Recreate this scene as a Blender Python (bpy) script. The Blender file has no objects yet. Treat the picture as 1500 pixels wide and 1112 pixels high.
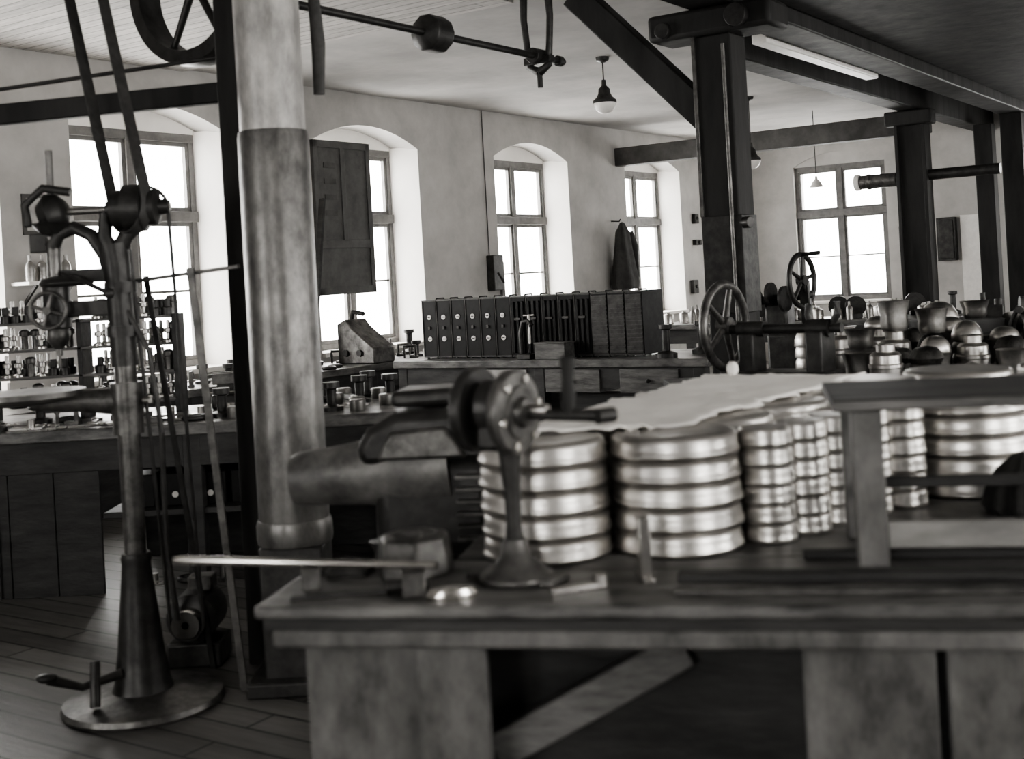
import bpy, bmesh, math, random
from mathutils import Vector, Matrix, noise, Euler
random.seed(7)
pi=math.pi
RA=math.radians(-34.1)
C,S=math.cos(-RA),math.sin(-RA)
def rm(x,y,z=0): return (C*x+S*y, -S*x+C*y, z)
scene=bpy.context.scene
col=scene.collection

# ---------------------------------------------------------------- materials
def mat(name,c,rough=.6,metal=0,c2=None,scale=6,bump=.1,stretch=(1,1,1),spec=.5,detail=5,rvar=.12):
    m=bpy.data.materials.new(name); m.use_nodes=True
    nt=m.node_tree; b=nt.nodes['Principled BSDF']
    w=(1,.972,.93)
    A=[c*k for k in w]+[1]; B_=[(c2 if c2 is not None else c*.6)*k for k in w]+[1]
    tc=nt.nodes.new('ShaderNodeTexCoord'); mp=nt.nodes.new('ShaderNodeMapping')
    mp.inputs['Scale'].default_value=stretch
    n=nt.nodes.new('ShaderNodeTexNoise'); n.inputs['Scale'].default_value=scale; n.inputs['Detail'].default_value=detail
    n.inputs['Roughness'].default_value=.65
    r=nt.nodes.new('ShaderNodeValToRGB'); r.color_ramp.elements[0].position=.35; r.color_ramp.elements[1].position=.68
    r.color_ramp.elements[0].color=B_; r.color_ramp.elements[1].color=A
    L=nt.links
    L.new(tc.outputs['Object'],mp.inputs['Vector']); L.new(mp.outputs['Vector'],n.inputs['Vector'])
    L.new(n.outputs['Fac'],r.inputs['Fac']); L.new(r.outputs['Color'],b.inputs['Base Color'])
    b.inputs['Metallic'].default_value=metal
    mr=nt.nodes.new('ShaderNodeMapRange'); mr.inputs['To Min'].default_value=min(1,rough+rvar); mr.inputs['To Max'].default_value=max(.04,rough-rvar)
    L.new(n.outputs['Fac'],mr.inputs['Value']); L.new(mr.outputs['Result'],b.inputs['Roughness'])
    b.inputs['Specular IOR Level'].default_value=spec
    if bump:
        bp=nt.nodes.new('ShaderNodeBump'); bp.inputs['Strength'].default_value=bump; bp.inputs['Distance'].default_value=.02
        L.new(n.outputs['Fac'],bp.inputs['Height']); L.new(bp.outputs['Normal'],b.inputs['Normal'])
    return m
M={}
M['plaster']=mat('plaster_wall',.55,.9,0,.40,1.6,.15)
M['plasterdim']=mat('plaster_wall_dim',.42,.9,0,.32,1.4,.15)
M['ceil']=mat('ceiling_paint',.46,.85,0,.32,1.0,.1)
M['reveal']=mat('reveal_paint',.9,.8,0,.82,2,.05)
M['dark']=mat('dark_timber',.035,.6,0,.014,5,.3,(1,1,.2),spec=.3)
M['girder']=mat('girder_timber',.12,.7,0,.06,4,.2,spec=.25)
M['bench']=mat('bench_wood',.17,.55,0,.06,6,.25,(1,5,5))
M['benchtop']=mat('bench_top_wood',.20,.36,0,.03,5,.3,(1,3,3),detail=9)
M['benchdark']=mat('bench_dark_wood',.04,.6,0,.015,4,.25,(1,4,4))
M['panel']=mat('panel_wood',.17,.5,0,.04,4,.25,(2.2,2.2,1.2),detail=9)
M['rail']=mat('pale_rail_wood',.30,.5,0,.16,4,.15,(1,4,4))
M['iron']=mat('cast_iron',.06,.42,.45,.025,14,.15)
M['irong']=mat('worn_iron',.2,.4,.7,.06,12,.15)
M['steel']=mat('machined_steel',.55,.3,1,.33,12,.05)
M['bright']=mat('bright_steel',.85,.2,1,.7,10,.03,rvar=.05)
M['alu']=mat('spun_metal',.74,.36,1,.42,5,.04,(1,1,3),rvar=.08)
M['aludark']=mat('dull_spun_metal',.4,.4,1,.2,9,.05)
M['cupdark']=mat('tarnished_metal',.13,.42,.85,.03,14,.4)
M['colup']=mat('column_light_paint',.62,.38,.2,.26,9,.15,(1,1,.5),detail=9)
M['collow']=mat('column_grey_paint',.28,.36,.5,.09,9,.2,(1,1,.6),detail=9)
M['barrel']=mat('grey_machine_paint',.24,.42,.25,.08,10,.2,detail=8)
M['case']=mat('black_case',.010,.5,0,.006,20,.05,spec=.22)
M['caseg']=mat('black_case_edge',.07,.45,.5,.03,20,.05)
M['white']=mat('white_enamel',.85,.4,0,.75,20,0)
M['paper']=mat('paper_sheet',.97,.9,0,.9,8,.2)
M['belt']=mat('leather_belt',.07,.6,0,.035,20,.1)
M['cloth']=mat('dark_cloth',.05,.95,0,.025,9,.4)
M['frame']=mat('window_frame_paint',.19,.5,0,.12,10,.05)
M['shutter']=mat('shutter_paint',.11,.6,0,.06,5,.1)
M['box']=mat('pale_board',.5,.7,0,.28,8,.1)
M['glass']=mat('opal_glass',.85,.15,0,.8,5,0)
M['pencil']=mat('dark_ink',.03,.6,0,.02,5,0)
def floor_mat(name,c1,c2,row,rough,mort):
    m=bpy.data.materials.new(name); m.use_nodes=True; nt=m.node_tree; b=nt.nodes['Principled BSDF']; L=nt.links
    tc=nt.nodes.new('ShaderNodeTexCoord'); br=nt.nodes.new('ShaderNodeTexBrick')
    br.inputs['Scale'].default_value=1; br.inputs['Brick Width'].default_value=3.2; br.inputs['Row Height'].default_value=row
    br.inputs['Mortar Size'].default_value=.006; br.inputs['Mortar'].default_value=(mort,mort,mort*.93,1)
    br.inputs['Color1'].default_value=(c1,c1*.96,c1*.91,1); br.inputs['Color2'].default_value=(c2,c2*.96,c2*.91,1)
    n=nt.nodes.new('ShaderNodeTexNoise'); n.inputs['Scale'].default_value=3; n.inputs['Detail'].default_value=9; n.inputs['Roughness'].default_value=.7
    mp=nt.nodes.new('ShaderNodeMapping'); mp.inputs['Scale'].default_value=(1,7,1)
    mx=nt.nodes.new('ShaderNodeMix'); mx.data_type='RGBA'; mx.blend_type='MULTIPLY'; mx.inputs[0].default_value=.85
    L.new(tc.outputs['Object'],br.inputs['Vector']); L.new(tc.outputs['Object'],mp.inputs['Vector']); L.new(mp.outputs['Vector'],n.inputs['Vector'])
    L.new(br.outputs['Color'],mx.inputs[6]); L.new(n.outputs['Fac'],mx.inputs[7]); L.new(mx.outputs[2],b.inputs['Base Color'])
    bp=nt.nodes.new('ShaderNodeBump'); bp.inputs['Strength'].default_value=.3; bp.inputs['Distance'].default_value=.01
    L.new(n.outputs['Fac'],bp.inputs['Height']); L.new(bp.outputs['Normal'],b.inputs['Normal'])
    b.inputs['Roughness'].default_value=rough
    return m
M['floor']=floor_mat('floor_planks',.30,.15,.14,.45,.012)
M['ceilboard']=floor_mat('ceiling_boards',.80,.68,.11,.8,.35)
def pane_mat():
    m=bpy.data.materials.new('window_glass'); m.use_nodes=True; nt=m.node_tree; nt.nodes.clear()
    o=nt.nodes.new('ShaderNodeOutputMaterial'); t=nt.nodes.new('ShaderNodeBsdfTransparent'); g=nt.nodes.new('ShaderNodeBsdfGlossy')
    g.inputs['Roughness'].default_value=.05; mx=nt.nodes.new('ShaderNodeMixShader'); mx.inputs[0].default_value=.05
    nt.links.new(t.outputs[0],mx.inputs[1]); nt.links.new(g.outputs[0],mx.inputs[2]); nt.links.new(mx.outputs[0],o.inputs[0]); return m
M['pane']=pane_mat()

# ---------------------------------------------------------------- geometry builder
class G:
    def __init__(s): s.bm=bmesh.new()
    def box(s,c,d,rot=(0,0,0)):
        m=Matrix.Translation(c)@Euler(rot).to_matrix().to_4x4()@Matrix.Diagonal((d[0],d[1],d[2],1))
        bmesh.ops.create_cube(s.bm,size=1,matrix=m); return s
    def bb(s,x0,x1,y0,y1,z0,z1): return s.box(((x0+x1)/2,(y0+y1)/2,(z0+z1)/2),(x1-x0,y1-y0,z1-z0))
    def bar(s,p,q,w,t,up=(0,1,0)):
        p=Vector(p);q=Vector(q);d=(q-p);L=d.length;d.normalize();u=Vector(up);x=u.cross(d)
        if x.length<1e-4: x=Vector((1,0,0))
        x.normalize();y=d.cross(x)
        m=Matrix((x,y,d)).transposed().to_4x4()
        m=Matrix.Translation((p+q)/2)@m@Matrix.Diagonal((w,t,L,1))
        bmesh.ops.create_cube(s.bm,size=1,matrix=m); return s
    def ax(s,d):
        return Vector((0,0,1)).rotation_difference(Vector(d).normalized()).to_matrix().to_4x4()
    def cyl(s,p,q,r1,r2=None,seg=24):
        p=Vector(p);q=Vector(q)
        if r2 is None:r2=r1
        m=Matrix.Translation((p+q)/2)@s.ax(q-p)
        bmesh.ops.create_cone(s.bm,cap_ends=True,segments=seg,radius1=r1,radius2=max(r2,1e-4),depth=(q-p).length,matrix=m); return s
    def sph(s,c,r,sc=(1,1,1),seg=20):
        m=Matrix.Translation(c)@Matrix.Diagonal((sc[0],sc[1],sc[2],1))
        bmesh.ops.create_uvsphere(s.bm,u_segments=seg,v_segments=seg//2+2,radius=r,matrix=m); return s
    def lathe(s,prof,c=(0,0,0),axis=(0,0,1),seg=32,fold=0,nf=7,flat=1):
        m=Matrix.Translation(c)@s.ax(axis)
        rings=[]
        for r,z in prof:
            if r<1e-5: rings.append([s.bm.verts.new(m@Vector((0,0,z)))])
            else:
                rg=[]
                for i in range(seg):
                    a=2*pi*i/seg; rr=r*(1+fold*math.sin(nf*a+z*3))
                    rg.append(s.bm.verts.new(m@Vector((rr*math.cos(a),rr*math.sin(a)*flat,z))))
                rings.append(rg)
        for A,B in zip(rings[:-1],rings[1:]):
            for i in range(seg):
                j=(i+1)%seg
                if len(A)==1 and len(B)==1: continue
                if len(A)==1: f=[A[0],B[j],B[i]][::-1]
                elif len(B)==1: f=[A[i],A[j],B[0]]
                else: f=[A[i],A[j],B[j],B[i]]
                try:s.bm.faces.new(f)
                except: pass
        return s
    def tor(s,c,R,r,axis=(0,0,1),seg=40,ms=10,arc=1):
        m=Matrix.Translation(c)@s.ax(axis); rings=[]
        n=seg if arc==1 else seg+1
        for i in range(n):
            a=2*pi*arc*i/seg; rings.append([s.bm.verts.new(m@Vector(((R+r*math.cos(b))*math.cos(a),(R+r*math.cos(b))*math.sin(a),r*math.sin(b)))) for b in [2*pi*k/ms for k in range(ms)]])
        for i in range(seg):
            A=rings[i];B=rings[(i+1)%n]
            for k in range(ms):
                l=(k+1)%ms; s.bm.faces.new([A[k],B[k],B[l],A[l]])
        return s
    def tube(s,pts,r,seg=12,flat=1):
        pts=[Vector(p) for p in pts]; n=len(pts); rings=[]
        rs=r if isinstance(r,(list,tuple)) else [r]*n
        ref=Vector((0,0,1))
        t0=(pts[1]-pts[0]).normalized()
        if abs(t0.z)>.9: ref=Vector((0,1,0))
        for i,p in enumerate(pts):
            t=(pts[min(i+1,n-1)]-pts[max(i-1,0)]).normalized()
            x=ref.cross(t)
            if x.length<1e-3: x=Vector((1,0,0))
            x.normalize(); y=t.cross(x)
            rings.append([s.bm.verts.new(p+x*math.cos(2*pi*k/seg)*rs[i]+y*math.sin(2*pi*k/seg)*rs[i]*flat) for k in range(seg)])
        for A,B in zip(rings[:-1],rings[1:]):
            for k in range(seg): l=(k+1)%seg; s.bm.faces.new([A[k],A[l],B[l],B[k]])
        s.bm.faces.new(rings[0][::-1]); s.bm.faces.new(rings[-1]); return s
    def prism(s,pts,y0,y1):
        a=[s.bm.verts.new((x,y0,z)) for x,z in pts]; b=[s.bm.verts.new((x,y1,z)) for x,z in pts]
        n=len(pts)
        s.bm.faces.new(a); s.bm.faces.new(b[::-1])
        for i in range(n): j=(i+1)%n; s.bm.faces.new([a[i],b[i],b[j],a[j]])
        return s
    def vprism(s,pts,z0,z1):
        a=[s.bm.verts.new((x,y,z0)) for x,y in pts]; b=[s.bm.verts.new((x,y,z1)) for x,y in pts]
        n=len(pts)
        s.bm.faces.new(a[::-1]); s.bm.faces.new(b)
        for i in range(n): j=(i+1)%n; s.bm.faces.new([a[i],a[j],b[j],b[i]])
        return s
    def wheel(s,c,axis,R,r,ns=5,hub=.03,hubw=.05,sr=.01):
        c=Vector(c); m=s.ax(axis)
        s.tor(c,R,r,axis); ax=Vector(axis).normalized()
        s.cyl(c-ax*hubw/2,c+ax*hubw/2,hub)
        for i in range(ns):
            a=2*pi*i/ns+.3; d=m@Vector((math.cos(a),math.sin(a),0)); s.cyl(c+d*hub*.8,c+d*(R),sr*1.3,sr,10)
        return s
    def pulley(s,c,axis,R,w,ns=6,rim=.02,hub=.05):
        c=Vector(c);ax=Vector(axis).normalized()
        s.lathe([(R-rim,-w/2),(R,-w/2),(R+.006,0),(R,w/2),(R-rim,w/2),(R-rim,-w/2)],c,axis,48)
        s.cyl(c-ax*w*.6,c+ax*w*.6,hub); m=s.ax(axis)
        for i in range(ns):
            a=2*pi*i/ns; d=m@Vector((math.cos(a),math.sin(a),0)); s.cyl(c+d*hub*.8,c+d*(R-rim*.5),.02,.015,10)
        return s
    def belt(s,c1,r1,c2,r2,axis,w,t=.006):
        c1=Vector(c1);c2=Vector(c2);d=c2-c1;L=d.length;e1=d/L;e3=Vector(axis);e3=(e3-e1*e3.dot(e1)).normalized();e2=e3.cross(e1)
        al=math.acos((r1-r2)/L);loops=[]
        P=[]
        for i in range(13): a=al+(2*pi-2*al)*i/12; P.append((c1,r1,a))
        for i in range(13): a=-al+2*al*i/12; P.append((c2,r2,a))
        for rr,h in ((0,-.5),(t,-.5),(t,.5),(0,.5)):
            loops.append([s.bm.verts.new(c+(e1*math.cos(a)+e2*math.sin(a))*(r+rr)+e3*h*w) for c,r,a in P])
        n=len(P)
        for k in range(4):
            A=loops[k];B=loops[(k+1)%4]
            for i in range(n): j=(i+1)%n; s.bm.faces.new([A[i],A[j],B[j],B[i]])
        return s
    def mesh(s,name,m,bev=0):
        bmesh.ops.recalc_face_normals(s.bm,faces=s.bm.faces)
        me=bpy.data.meshes.new(name); s.bm.to_mesh(me); s.bm.free()
        for p in me.polygons: p.use_smooth=True
        me.set_sharp_from_angle(angle=math.radians(38))
        me.materials.append(M[m]); return me

def put(name,g,m,loc=(0,0,0),rz=0,bev=0,parent=None):
    me=g.mesh(name,m); o=bpy.data.objects.new(name,me); col.objects.link(o)
    o.location=loc; o.rotation_euler=(0,0,rz)
    if bev:
        b=o.modifiers.new('bevel','BEVEL'); b.width=bev; b.segments=2; b.limit_method='ANGLE'; b.angle_limit=math.radians(50)
    if parent: o.parent=parent
    return o
def thing(name,label,cat,loc=(0,0,0),rz=0,group=None):
    e=bpy.data.objects.new(name,None); e.empty_display_size=.1; col.objects.link(e); e.location=loc; e.rotation_euler=(0,0,rz)
    e['label']=label; e['category']=cat
    if group: e['group']=group
    return e
def part(p,name,g,m,bev=0,label=None,loc=(0,0,0)):
    o=put(name,g,m,loc,0,bev,p)
    if label:o['label']=label
    return o
def solo(name,label,cat,g,m,loc=(0,0,0),rz=0,bev=0,group=None):
    o=put(name,g,m,loc,rz,bev); o['label']=label;o['category']=cat
    if group:o['group']=group
    return o
def clone(o,loc,rz=0,parent=None,rot=None,label=None,group=None):
    n=o.copy(); col.objects.link(n)
    if parent: n.parent=parent
    else:
        n.location=loc; n.rotation_euler=rot if rot else (0,0,rz)
        if label:n['label']=label
        if group:n['group']=group
    for c in list(o.children): clone(c,None,0,n)
    return n
def struct(name,g,m,rz=RA,loc=(0,0,0),bev=0):
    o=put(name,g,m,loc,rz,bev); o['kind']='structure'; return o

# ---------------------------------------------------------------- room shell (room axes)
H=3.38; XL=-7.94; YF=17.6; XR=3.2; YB=-3.2; TH=.42
SILL=.87; SPR=2.88; CRN=3.07; SPL=.10
def wall_with_openings(a0,a1,ops,th=TH):
    g=G(); ops=sorted(ops); prev=a0
    for (o0,o1) in ops:
        g.bb(prev,o0,0,th,0,H); g.bb(o0,o1,0,th,0,SILL)
        w=o1-o0; n=14
        pts=[(o0,H)]+[(o0+w*i/n,SPR+(CRN-SPR)*(1-(2*i/n-1)**2)) for i in range(n+1)]+[(o1,H)]
        g.prism(pts,0,th); prev=o1
    g.bb(prev,a1,0,th,0,H); return g
lw=[(3.6,5.25),(5.86,7.44),(8.5,10.1),(11.49,13.09),(14.56,16.2)]
fw=[(-6.75,-5.38),(-2.6,-1.2)]
rw=[(0.5,2.1),(3.8,5.4),(7.2,8.8),(10.5,12.1)]
bw=[(-5.5,-4.0),(-.5,1.0)]
struct('wall_left',wall_with_openings(YB,YF,lw),'plaster',RA+pi/2,rm(XL,0))
struct('wall_far',wall_with_openings(XL-TH,XR,fw),'plaster',RA,rm(0,YF))
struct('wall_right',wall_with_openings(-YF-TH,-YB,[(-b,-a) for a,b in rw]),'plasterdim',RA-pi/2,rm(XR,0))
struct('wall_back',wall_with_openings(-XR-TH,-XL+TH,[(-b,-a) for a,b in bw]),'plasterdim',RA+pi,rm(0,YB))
struct('floor',G().bb(XL-TH,XR+TH,YB-TH,YF+TH,-.1,0),'floor')
struct('ceiling',G().bb(XL-TH,XR+TH,YB-TH,YF+TH,H,H+.12),'ceil')
struct('trim_1',G().bb(XL,-4.6,YB,7.0,H-.02,H),'ceilboard')

wn=[0]
def window(w,loc,rz,ins=.3,spl=SPL):
    wn[0]+=1
    e=bpy.data.objects.new('window_%d'%wn[0],None); col.objects.link(e); e.location=loc; e.rotation_euler=(0,0,rz); e['kind']='structure'
    h1=SPR-SILL; h2=CRN-SILL; hw=w/2; f=.055; y0=ins;y1=ins+.07
    tz=2.17-SILL
    if spl:
        for sgn in (-1,1):
            part(e,'reveal',G().vprism([(sgn*hw,.0),(sgn*(hw-spl),y0),(sgn*(hw-spl),TH),(sgn*hw,TH)][::sgn],0,h1+.03),'reveal')
    fw_=hw-spl
    n=14
    up=[(-hw+w*i/n,h1+(h2-h1)*(1-(2*i/n-1)**2)) for i in range(n+1)]
    part(e,'arch_infill',G().prism([(-hw,h1-.0)]+up[1:-1]+[(hw,h1-.0)],y0 if spl else .02,y1),'reveal' if spl else 'plaster')
    g=G(); g.bb(-fw_,-fw_+f,y0,y1,0,h1);g.bb(fw_-f,fw_,y0,y1,0,h1);g.bb(-fw_,fw_,y0,y1,0,.07);g.bb(-fw_,fw_,y0-.003,y1,h1-.07,h1+.005)
    g.bb(-fw_,fw_,y0-.02,y1,tz-.045,tz+.045); g.bb(-.035,.035,y0-.01,y1,.07,h1-.05)
    part(e,'frame',g,'frame',.004)
    for sx in (-1,1):
        for (z0,z1) in ((.07,tz-.045),(tz+.045,h1-.07)):
            xa=.035 if sx>0 else -fw_+f; xb=fw_-f if sx>0 else -.035
            g=G(); b=.035
            g.bb(xa,xa+b,y0+.01,y0+.05,z0,z1);g.bb(xb-b,xb,y0+.01,y0+.05,z0,z1);g.bb(xa,xb,y0+.01,y0+.05,z0,z0+b);g.bb(xa,xb,y0+.01,y0+.05,z1-b,z1)
            if z0<.5: g.bb(xa,xb,y0+.02,y0+.04,z0+(z1-z0)*.5-.011,z0+(z1-z0)*.5+.011)
            part(e,'sash',g,'frame')
    part(e,'pane',G().bb(-fw_+.05,fw_-.05,y1-.03,y1-.027,.05,h1-.05),'pane')
    part(e,'sill',G().bb(-hw,hw,-.04,ins,-.03,.012),'reveal',.004)
def portal(loc,d,w,h):
    l=bpy.data.lights.new('window_portal','AREA'); l.shape='RECTANGLE'; l.size=w; l.size_y=h; l.cycles.is_portal=True
    o=bpy.data.objects.new('window_portal',l); col.objects.link(o); o.location=loc; o.rotation_euler=Vector(d).to_track_quat('-Z','Y').to_euler()
zm=(SILL+SPR)/2; hh=SPR-SILL
for a,b in lw:
    window(b-a,rm(XL,(a+b)/2,SILL),RA+pi/2); portal(rm(XL-.44,(a+b)/2,zm),rm(1,0),b-a-.2,hh)
for a,b in fw:
    window(b-a,rm((a+b)/2,YF,SILL),RA,.06,0); portal(rm((a+b)/2,YF+.44,zm),rm(0,-1),b-a,hh)
for a,b in rw:
    window(b-a,rm(XR,(a+b)/2,SILL),RA-pi/2,.3,0); portal(rm(XR+.44,(a+b)/2,zm),rm(-1,0),b-a,hh)
for a,b in bw:
    window(b-a,rm((a+b)/2,YB,SILL),RA+pi,.3,0); portal(rm((a+b)/2,YB-.44,zm),rm(0,1),b-a,hh)

def beam(label,x0,x1,y0,y1,z0,z1,m='dark',name='ceiling_beam'):
    g=G().bb(-(x1-x0)/2,(x1-x0)/2,-(y1-y0)/2,(y1-y0)/2,0,z1-z0)
    return solo(name,label,'beam',g,m,rm((x0+x1)/2,(y0+y1)/2,z0),RA,.012)
beam('long dark timber girder under the plaster ceiling',-3.32,-3.02,YB,YF,3.1,H)
beam('second dark timber girder running beside the main one',-4.10,-3.86,9.0,YF,3.12,H)
beam('pale grey cross girder spanning from wall to post',XL,-3.86,14.3,14.5,2.88,3.118,'girder')
beam('dark boarded soffit under the ceiling',-3.0,-.6,6.6,YF,3.2,H)
beam('added white strip standing in for the lit lower face of the timber girder',-3.46,-3.34,8.35,10.9,3.07,3.15,'white','lit_girder_strip')  # added strip: light along the girder's lower face, put in as white colour
# P1
p=thing('timber_post','heavy dark timber post with diagonal brace and saddle block','post',rm(-3.16,7.12),RA)
part(p,'post_shaft',G().bb(-.12,.12,-.12,.12,0,2.92),'dark',.012)
part(p,'saddle_block',G().bb(-.42,.40,-.16,.16,2.92,3.09),'dark',.03)
part(p,'saddle_bolt',G().cyl((.2,-.22,3.0),(.2,-.15,3.0),.07),'iron',.004)
part(p,'saddle_bolt',G().cyl((-.3,-.2,2.98),(-.3,-.15,2.98),.05),'iron',.004)
part(p,'diagonal_brace',G().bar((-.1,0,2.42),(-1.02,0,3.36),.18,.14,(0,1,0)),'dark',.01)
part(p,'cover_plate',G().bb(-.13,.14,-.135,.1,1.2,1.8),'iron',.004)
part(p,'conduit',G().tube([(.08,-.14,.9),(.08,-.14,2.85)],.012),'irong')
part(p,'corner_strip',G().bb(-.135,-.11,-.135,-.11,1.8,2.92),'irong',.003)
part(p,'switch_knob',G().cyl((.13,-.1,1.75),(.19,-.12,1.75),.035),'iron',.004)
# P2
p=thing('timber_post','dark riveted post carrying the cross girder','post',rm(-3.98,14.1),RA)
part(p,'post_shaft',G().bb(-.14,.14,-.05,.05,0,3.12).bb(-.17,-.13,-.12,.12,0,3.12).bb(.13,.17,-.12,.12,0,3.12),'dark',.006)
part(p,'post_head',G().bb(-.26,.26,-.17,.06,2.95,3.115),'dark',.02)
solo('timber_post','plain dark timber post near the end wall','post',G().bb(-.11,.11,-.11,.11,0,3.1),'dark',rm(-3.72,16.4),RA,.01)
solo('timber_post','dark timber post standing by the soffit edge','post',G().bb(-.12,.12,-.12,.12,0,3.1),'dark',rm(-3.18,15.45),RA,.01)
solo('timber_post','dark timber post standing behind the steel column','post',G().bb(-.065,.065,-.09,.09,0,3.38),'dark',(-1.04,4.98,0),RA,.008)
p=thing('round_duct','short pale duct stub strapped to the post','pipe',rm(-4.0,14.1,2.36),RA)
part(p,'pipe',G().lathe([(0,0),(.075,0),(.08,.02),(.08,.10),(.09,.11),(.09,.14),(.08,.15),(.08,.44),(0,.44)],(-.62,.0,0),(1,0,0)),'irong'); part(p,'end_cap',G().cyl((-.66,.0,0),(-.6,.0,0),.095),'white',.01)
part(p,'dark_pipe',G().cyl((.18,0,.02),(.95,0,.02),.06),'iron')
# steel pipe column
p=thing('steel_column','painted round steel column with darker lower sleeve','column',(-.879,4.68,0))
part(p,'upper_pipe',G().lathe([(0,2.09),(.124,2.09),(.124,3.36),(.14,3.365),(.14,3.38),(0,3.38)],seg=64),'colup')
part(p,'lower_sleeve',G().lathe([(0,.62),(.134,.62),(.134,2.08),(.13,2.1),(.125,2.1),(0,2.1)],seg=64),'collow')
part(p,'base_collar',G().lathe([(0,.54),(.14,.54),(.144,.56),(.144,.61),(.138,.63),(0,.63)],seg=64),'collow')
part(p,'plinth',G().box((0,0,.27),(.24,.24,.54)).box((0,0,.03),(.36,.36,.06)),'iron',.01)
solo('leather_strap','frayed dark leather strap hanging beside the steel column','strap',G().tube([(0,0,0),(.006,.01,.2),(-.004,0,.45),(.004,0,.7),(0,0,1.12)],[.022,.028,.022,.027,.024],flat=.5),'belt',(-.72,4.85,2.26))
solo('iron_rail','rough dark timber rail fixed between the posts','rail',G().bar((-1.13,5.1,2.33),(-3.2,5.0,2.22),.085,.05,(0,1,0)),'dark',bev=.006)
solo('iron_rod','thin iron tie rod above the rail','rod',G().tube([(-1.13,5.1,2.48),(-3.0,5.15,2.32)],.009),'iron')

# ---------------------------------------------------------------- line shaft
ls=thing('line_shaft','overhead iron line shaft with pulleys and hangers','line shaft',rm(-4.22,0,2.9),RA)
part(ls,'shaft',G().cyl((0,1.2,0),(0,6.98,0),.022),'iron')
part(ls,'coupling',G().lathe([(0,-.1),(.06,-.1),(.105,-.07),(.105,.07),(.06,.1),(0,.1)],(0,5.57,0),(0,1,0),10),'iron',.006)
part(ls,'drive_pulley',G().pulley((0,3.82,0),(0,1,0),.37,.13,rim=.06),'iron')
part(ls,'belt_pulley',G().pulley((0,3.2,0),(0,1,0),.09,.12,4,hub=.04),'iron')
for yy in (6.68,2.2):
    g=G()
    for sx in (-1,1):
        g.tube([(sx*.09,yy,.46),(sx*.10,yy,.25),(sx*.085,yy,.08),(sx*.07,yy,-.06),(0,yy,-.1)],[.028,.022,.022,.025,.03])
    g.bb(-.14,.14,yy-.06,yy+.06,.45,.48); g.cyl((0,yy-.08,0),(0,yy+.08,0),.05); g.cyl((0,yy,-.1),(0,yy,-.2),.018); g.bb(-.1,.1,yy-.03,yy+.03,-.05,.0)
    part(ls,'hanger',g,'iron',.004)
part(ls,'end_collar',G().cyl((0,6.9,0),(0,6.95,0),.035),'iron',.004)

# ---------------------------------------------------------------- lamps
def globe(loc,drop,r,label):
    p=thing('pendant_lamp',label,'lamp',loc)
    part(p,'ceiling_rose',G().lathe([(0,0),(.06,0),(.055,-.03),(.02,-.05),(0,-.05)]),'iron')
    part(p,'rod',G().cyl((0,0,-.04),(0,0,-drop+r),.006),'iron')
    part(p,'cap',G().lathe([(0,.2),(.018,.2),(.022,.15),(.05,.12),(.055,.08),(.07,.05),(.104,.02),(.106,-.005),(0,-.005)],(0,0,-drop)),'iron')
    part(p,'glass_globe',G().lathe([(0.1,0)]+[(r*math.cos(a),-r*math.sin(a)) for a in [pi/2*i/8 for i in range(9)]],(0,0,-drop)),'glass')
    return p
globe((.90,10.8,H),.40,.1,'opal glass globe pendant with dark metal cap')
globe((2.78,13.9,H),.72,.1,'opal glass globe pendant partly behind the post')
p=thing('pendant_lamp','small white enamel bell pendant before the window','lamp',(3.9,15.5,H))
part(p,'cord',G().cyl((0,0,0),(0,0,-.86),.005),'iron')
part(p,'lamp_shade',G().lathe([(.0,.07),(.015,.07),(.02,.03),(.05,0),(.085,-.07),(.08,-.07),(.04,-.0),(0,.02)],(0,0,-.9)),'white')

# ---------------------------------------------------------------- benches
def bench(label,loc,rz,w,d,h,top='benchtop',legs='benchdark',front=None,name='workbench',tt=.06,nl=2,apron=True):
    p=thing(name,label,'workbench',loc,rz)
    part(p,'bench_top',G().bb(-w/2,w/2,-d/2,d/2,h-tt,h),top,.006)
    n=max(2,nl)
    for i in range(n):
        x=-w/2+.08+(w-.16)*i/(n-1)
        for y in (-d/2+.07,d/2-.07): part(p,'leg',G().bb(x-.045,x+.045,y-.045,y+.045,0,h-tt),legs,.004)
    if apron: part(p,'apron',G().bb(-w/2+.05,w/2-.05,-d/2+.03,-d/2+.06,h-tt-.16,h-tt),legs,.003)
    if front: part(p,'front_panel',front,'benchdark',.003)
    return p
g=G().bb(-1.62,.0,-.44,-.43,.0,.78)
for i in range(7): g.bb(-1.6+i*.235,-1.6+i*.235+.231,-.46,-.44,.0,.78)
b=bench('long dark wooden workbench with boarded front',(-2.2,6.72,0),0,3.3,1.0,.85,front=g,nl=4,legs='benchdark')
part(b,'lower_shelf',G().bb(.05,1.58,-.45,.4,.38,.41),'benchdark',.003)
part(b,'back_panel',G().bb(.0,1.62,.4,.42,0,.79).bb(1.60,1.62,-.3,.42,0,.79),'benchdark',.003)
L2=bench('long wooden workbench built along the window wall',rm(-7.45,7.2),RA+pi/2,6.2,.8,.8,nl=4)
part(L2,'front_board',G().bb(-3,3,-.33,-.31,0,.74),'benchdark')
bm_=bench('wooden bench carrying the row of black cases',rm(-5.15,8.35),RA,2.85,.95,.85,nl=3)
for i,(x,mm) in enumerate(((-.35,'box'),(.3,'bench'),(.95,'bench'))):
    dr=part(bm_,'drawer',G().bb(x-.24,x+.24,-.46,-.1,.6,.775),mm,.004)
    part(dr,'knob',G().sph((x,-.475,.69),.016),'iron')
part(bm_,'lower_board',G().bb(-1.35,1.35,-.36,-.34,.0,.6),'benchdark')
bench('long bench near the end wall covered in small parts',rm(-4.9,13.0),RA,3.4,.9,.85,nl=3)
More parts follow.
